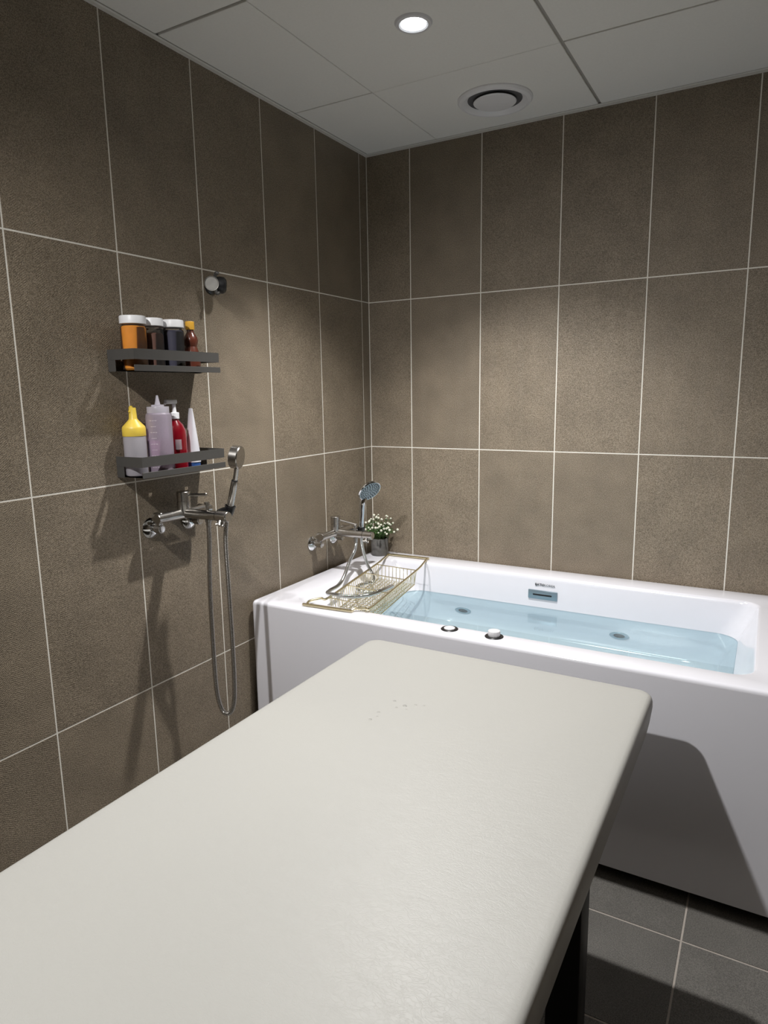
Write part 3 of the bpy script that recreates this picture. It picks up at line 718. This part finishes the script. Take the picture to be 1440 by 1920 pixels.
# ------------------------------------------------------------------ potted plant in the corner
PX, PY, PZ = 0.078, -0.078, 0.5955
pl = thing('potted_plant', 'small flowering plant in a grey stone pot in the corner of the bath', 'plant', (PX, PY, PZ))
bm = NB(); lathe(bm, (0, 0, 0), (0, 0, 1), [(0.0335, 0), (0.0355, 0.002), (0.0375, 0.071), (0.0365, 0.073), (0.0335, 0.073), (0.0330, 0.060)], 40, True, False)
part('pot', bm, M['concrete'], pl, world=False)
bm = NB(); lathe(bm, (0, 0, 0), (0, 0, 1), [(0.0333, 0.060), (0.0333, 0.064), (0.0001, 0.067)], 24, True, False)
part('soil', bm, M['soil'], pl, world=False)
rng = random.Random(11)
bs, bl = NB(), NB(); tips = []
for k in range(78):
    az = rng.uniform(0, 2 * math.pi); lean = rng.uniform(0.05, 1.15) ** 0.9; ln = rng.uniform(0.060, 0.112) * (1.0 - 0.10 * lean)
    b0 = Vector((math.cos(az), math.sin(az), 0)) * rng.uniform(0, 0.026) + Vector((0, 0, 0.064))
    d0 = Vector((math.cos(az) * math.sin(lean * 0.8), math.sin(az) * math.sin(lean * 0.8), math.cos(lean * 0.8)))
    e0 = b0 + d0 * ln + Vector((0, 0, -0.010 * lean)); md = b0 + d0 * ln * 0.5 + Vector((0, 0, 0.006))
    lim = -0.064; e0.x = max(e0.x, lim); e0.y = min(e0.y, -lim); md.x = max(md.x, lim); md.y = min(md.y, -lim)
    tube(bs, [b0, md, e0], 0.0007, 5); tips.append(e0)
    for q in range(13):
        s = rng.uniform(0.15, 1.0); p = b0.lerp(md, s * 2) if s < 0.5 else md.lerp(e0, s * 2 - 1)
        n1 = Vector((rng.uniform(-1, 1), rng.uniform(-1, 1), rng.uniform(-0.2, 1))).normalized()
        sd = n1.cross(Vector((rng.uniform(-1, 1), rng.uniform(-1, 1), rng.uniform(-1, 1)))).normalized(); L_ = rng.uniform(0.006, 0.012)
        a_, b_, c_, e_ = p, p + n1 * L_ * 0.5 + sd * L_ * 0.28, p + n1 * L_, p + n1 * L_ * 0.5 - sd * L_ * 0.28
        vv = [a_, b_, c_, e_]
        for w in vv: w.x = max(w.x, -0.066); w.y = min(w.y, 0.066)
        cr = n1.cross(sd) * L_ * 0.12
        va, vb, vc, ve = (bl.verts.new(w) for w in vv); vm = bl.verts.new((b_ + e_) / 2 - cr)
        for tri in ((va, vb, vm), (vb, vc, vm), (vc, ve, vm), (ve, va, vm)): bl.faces.new(tri)
part('stems', bs, M['stem'], pl, world=False, kind='stuff'); part('foliage', bl, M['leaf'], pl, world=False, kind='stuff', recalc=False)
bm = NB(); bmesh.ops.create_icosphere(bm, subdivisions=2, radius=0.0046)
for vv in bm.verts: vv.co *= 1 + 0.14 * math.sin(vv.co.x * 2400) * math.cos(vv.co.y * 2100)
f0 = None
order = sorted(range(len(tips)), key=lambda i: -tips[i].z - 0.3 * (tips[i].x - tips[i].y))
for i in order[:46]:
    if f0 is None: f0 = part('flower', bm, M['flower'], pl, world=False); o = f0
    else: o = f0.copy(); COL.objects.link(o); o.parent = pl
    o.location = tips[i] + Vector((0.001, -0.001, 0.003)); s = rng.uniform(0.75, 1.2); o.scale = (s, s, s)

# ------------------------------------------------------------------ gold wire bath caddy
cd = thing('bath_caddy', 'gold wire bath caddy laid across the end of the bathtub', 'caddy', (0.28, -0.45, 0.596))
ZR = 0.6045
rail_r = 0.0040
L0, L1 = Vector((0.249, -0.722, ZR)), Vector((0.166, -0.250, ZR)); R0, R1 = Vector((0.431, -0.745, ZR)), Vector((0.352, -0.262, ZR))
A, B = Vector((0.208, -0.802, ZR - 0.004)), Vector((0.386, -0.790, ZR - 0.004)); Dk, Ck = Vector((0.121, -0.080, ZR - 0.003)), Vector((0.306, -0.073, ZR - 0.003))
for nm, pts in (('rail', [A + Vector((0.010, 0.004, 0)), A + Vector((0.008, 0.022, 0.006)), L0 + Vector((-0.012, -0.022, 0.004)), L0, L0.lerp(L1, 0.5), L1, L1 + Vector((-0.018, 0.085, 0.002)), Dk + Vector((0.004, -0.010, 0))]),
                ('rail', [B + Vector((-0.002, 0.004, 0)), B + Vector((0.006, 0.016, 0.005)), R0 + Vector((-0.012, -0.018, 0.002)), R0, R0.lerp(R1, 0.5), R1, R1 + Vector((-0.018, 0.085, 0.002)), Ck + Vector((-0.002, -0.012, 0))])):
    bm = NB(); tube(bm, spline(pts, 0.008), rail_r, 10); part(nm, bm, M['gold'], cd)
for a, b in ((A, B), (Dk, Ck)):
    bm = NB(); d = (b - a).normalized(); s = Vector((-d.y, d.x, 0))
    pts = [a - d * 0.002, a.lerp(b, 0.5), b + d * 0.002]
    rs = []
    for k in range(9):
        p = (a - d * 0.003).lerp(b + d * 0.003, k / 8); rs.append(ring(bm, p, s, Vector((0, 0, 1)), 1.0, 14, 0.0085 * (0.75 if k in (0, 8) else 1), 0.0038))
    loft(bm, rs); part('handle', bm, M['gold'], cd)
ZB = 0.548
def at(u, v, z):   # u across 0..1, v along 0..1
    p = L0.lerp(L1, v).lerp(R0.lerp(R1, v), u); p.z = z; return p
def inset(u): return 0.05 + 0.90 * u
wr = 0.0014
def wire(bm, pts, r=wr): tube(bm, pts, r, 5)
bm = NB()
for k in range(11):
    u = inset(k / 10); wire(bm, [at(u, 0.02, ZR), at(u, 0.03, ZB), at(u, 0.5, ZB), at(u, 0.97, ZB), at(u, 0.98, ZR)])
part('long_wires', bm, M['gold'], cd, kind='stuff')
bm = NB()
for k in range(27):
    v = 0.03 + 0.94 * k / 26; wire(bm, [at(0.0, v, ZR), at(0.05, v, ZB), at(0.5, v, ZB - 0.0015), at(0.95, v, ZB), at(1.0, v, ZR)])
part('cross_wires', bm, M['gold'], cd, kind='stuff')
for v in (0.02, 0.34, 0.70, 0.98):
    bm = NB(); wire(bm, [at(0, v, ZR - 0.001), at(1, v, ZR - 0.001)], 0.0020)
    if v in (0.34, 0.70):
        for k in range(17): u = 0.04 + 0.92 * k / 16; wire(bm, [at(u, v, ZR - 0.001), at(u, v, ZB)], 0.0010)
    part('divider', bm, M['gold'], cd)
bm = NB()
wire(bm, [at(0.045, 0.03, ZB), at(0.045, 0.97, ZB)], 0.0018); wire(bm, [at(0.955, 0.03, ZB), at(0.955, 0.97, ZB)], 0.0018)
part('base_rim', bm, M['gold'], cd)

# ------------------------------------------------------------------ massage bed
BT = 0.630
bed = thing('massage_bed', 'cream vinyl massage bed on black legs in front of the bathtub', 'massage bed', (0.965, -1.96, 0.0))
bx0, bx1, by0, by1 = 0.600, 1.3195, -2.885, -1.026
bm = NB()
def bl_(ins, z, r): return rloop(bm, bx0 + ins, bx1 - ins, by0 + ins, by1 - ins, r, z, 8)
prof = [(0.014, BT - 0.092), (0.009, BT - 0.088), (0.004, BT - 0.060), (0.0, BT - 0.026), (0.0004, BT - 0.014), (0.0022, BT - 0.0062), (0.0062, BT - 0.0018), (0.0120, BT - 0.0002), (0.022, BT)]
lo_ = [bl_(i, z, max(0.034 - i * 0.6, 0.012)) for i, z in prof]
loft(bm, lo_, True, True)
pad = part('cushion', bm, M['vinyl'], bed, ang=60)
bm = NB()
box(bm, (0.66, -2.82, BT - 0.134), (0.70, -1.10, BT - 0.092), 0.002); box(bm, (1.22, -2.82, BT - 0.134), (1.26, -1.10, BT - 0.092), 0.002)
for y in (-2.82, -1.98, -1.14): box(bm, (0.70, y, BT - 0.132), (1.22, y + 0.04, BT - 0.092), 0.002)
part('frame', bm, M['leg'], bed)
for x in (0.655, 1.205):
    for y in (-2.70, -1.425):
        bm = NB(); box(bm, (x, y, 0.0125), (x + 0.062, y + 0.062, BT - 0.092), 0.004)
        lg = part('leg', bm, M['leg'], bed)
        bm = NB(); cyl(bm, (x + 0.031, y + 0.031, 0.0), (x + 0.031, y + 0.031, 0.014), 0.026, 0.024, 20, 0.002); part('foot', bm, M['black'], lg)
# splashed drops on the cushion
bm = NB()
for (x, y, r) in ((0.840, -1.335, 0.0035), (0.870, -1.345, 0.0045), (0.888, -1.330, 0.003), (0.858, -1.360, 0.003), (0.835, -1.395, 0.003), (0.836, -1.430, 0.0035), (0.842, -1.412, 0.0022), (0.905, -1.325, 0.0025), (0.880, -1.358, 0.0022)):
    lathe(bm, (x, y, BT - 0.0002), (0, 0, 1), [(r, 0), (r * 0.92, r * 0.16), (r * 0.6, r * 0.3), (r * 0.2, r * 0.36)], 14, True, True)
dr = part('water_droplets', bm, M['drop'], ang=70)
dr['label'] = 'few tiny water drops splashed on the cream bed cushion'; dr['category'] = 'droplets'; dr['kind'] = 'stuff'
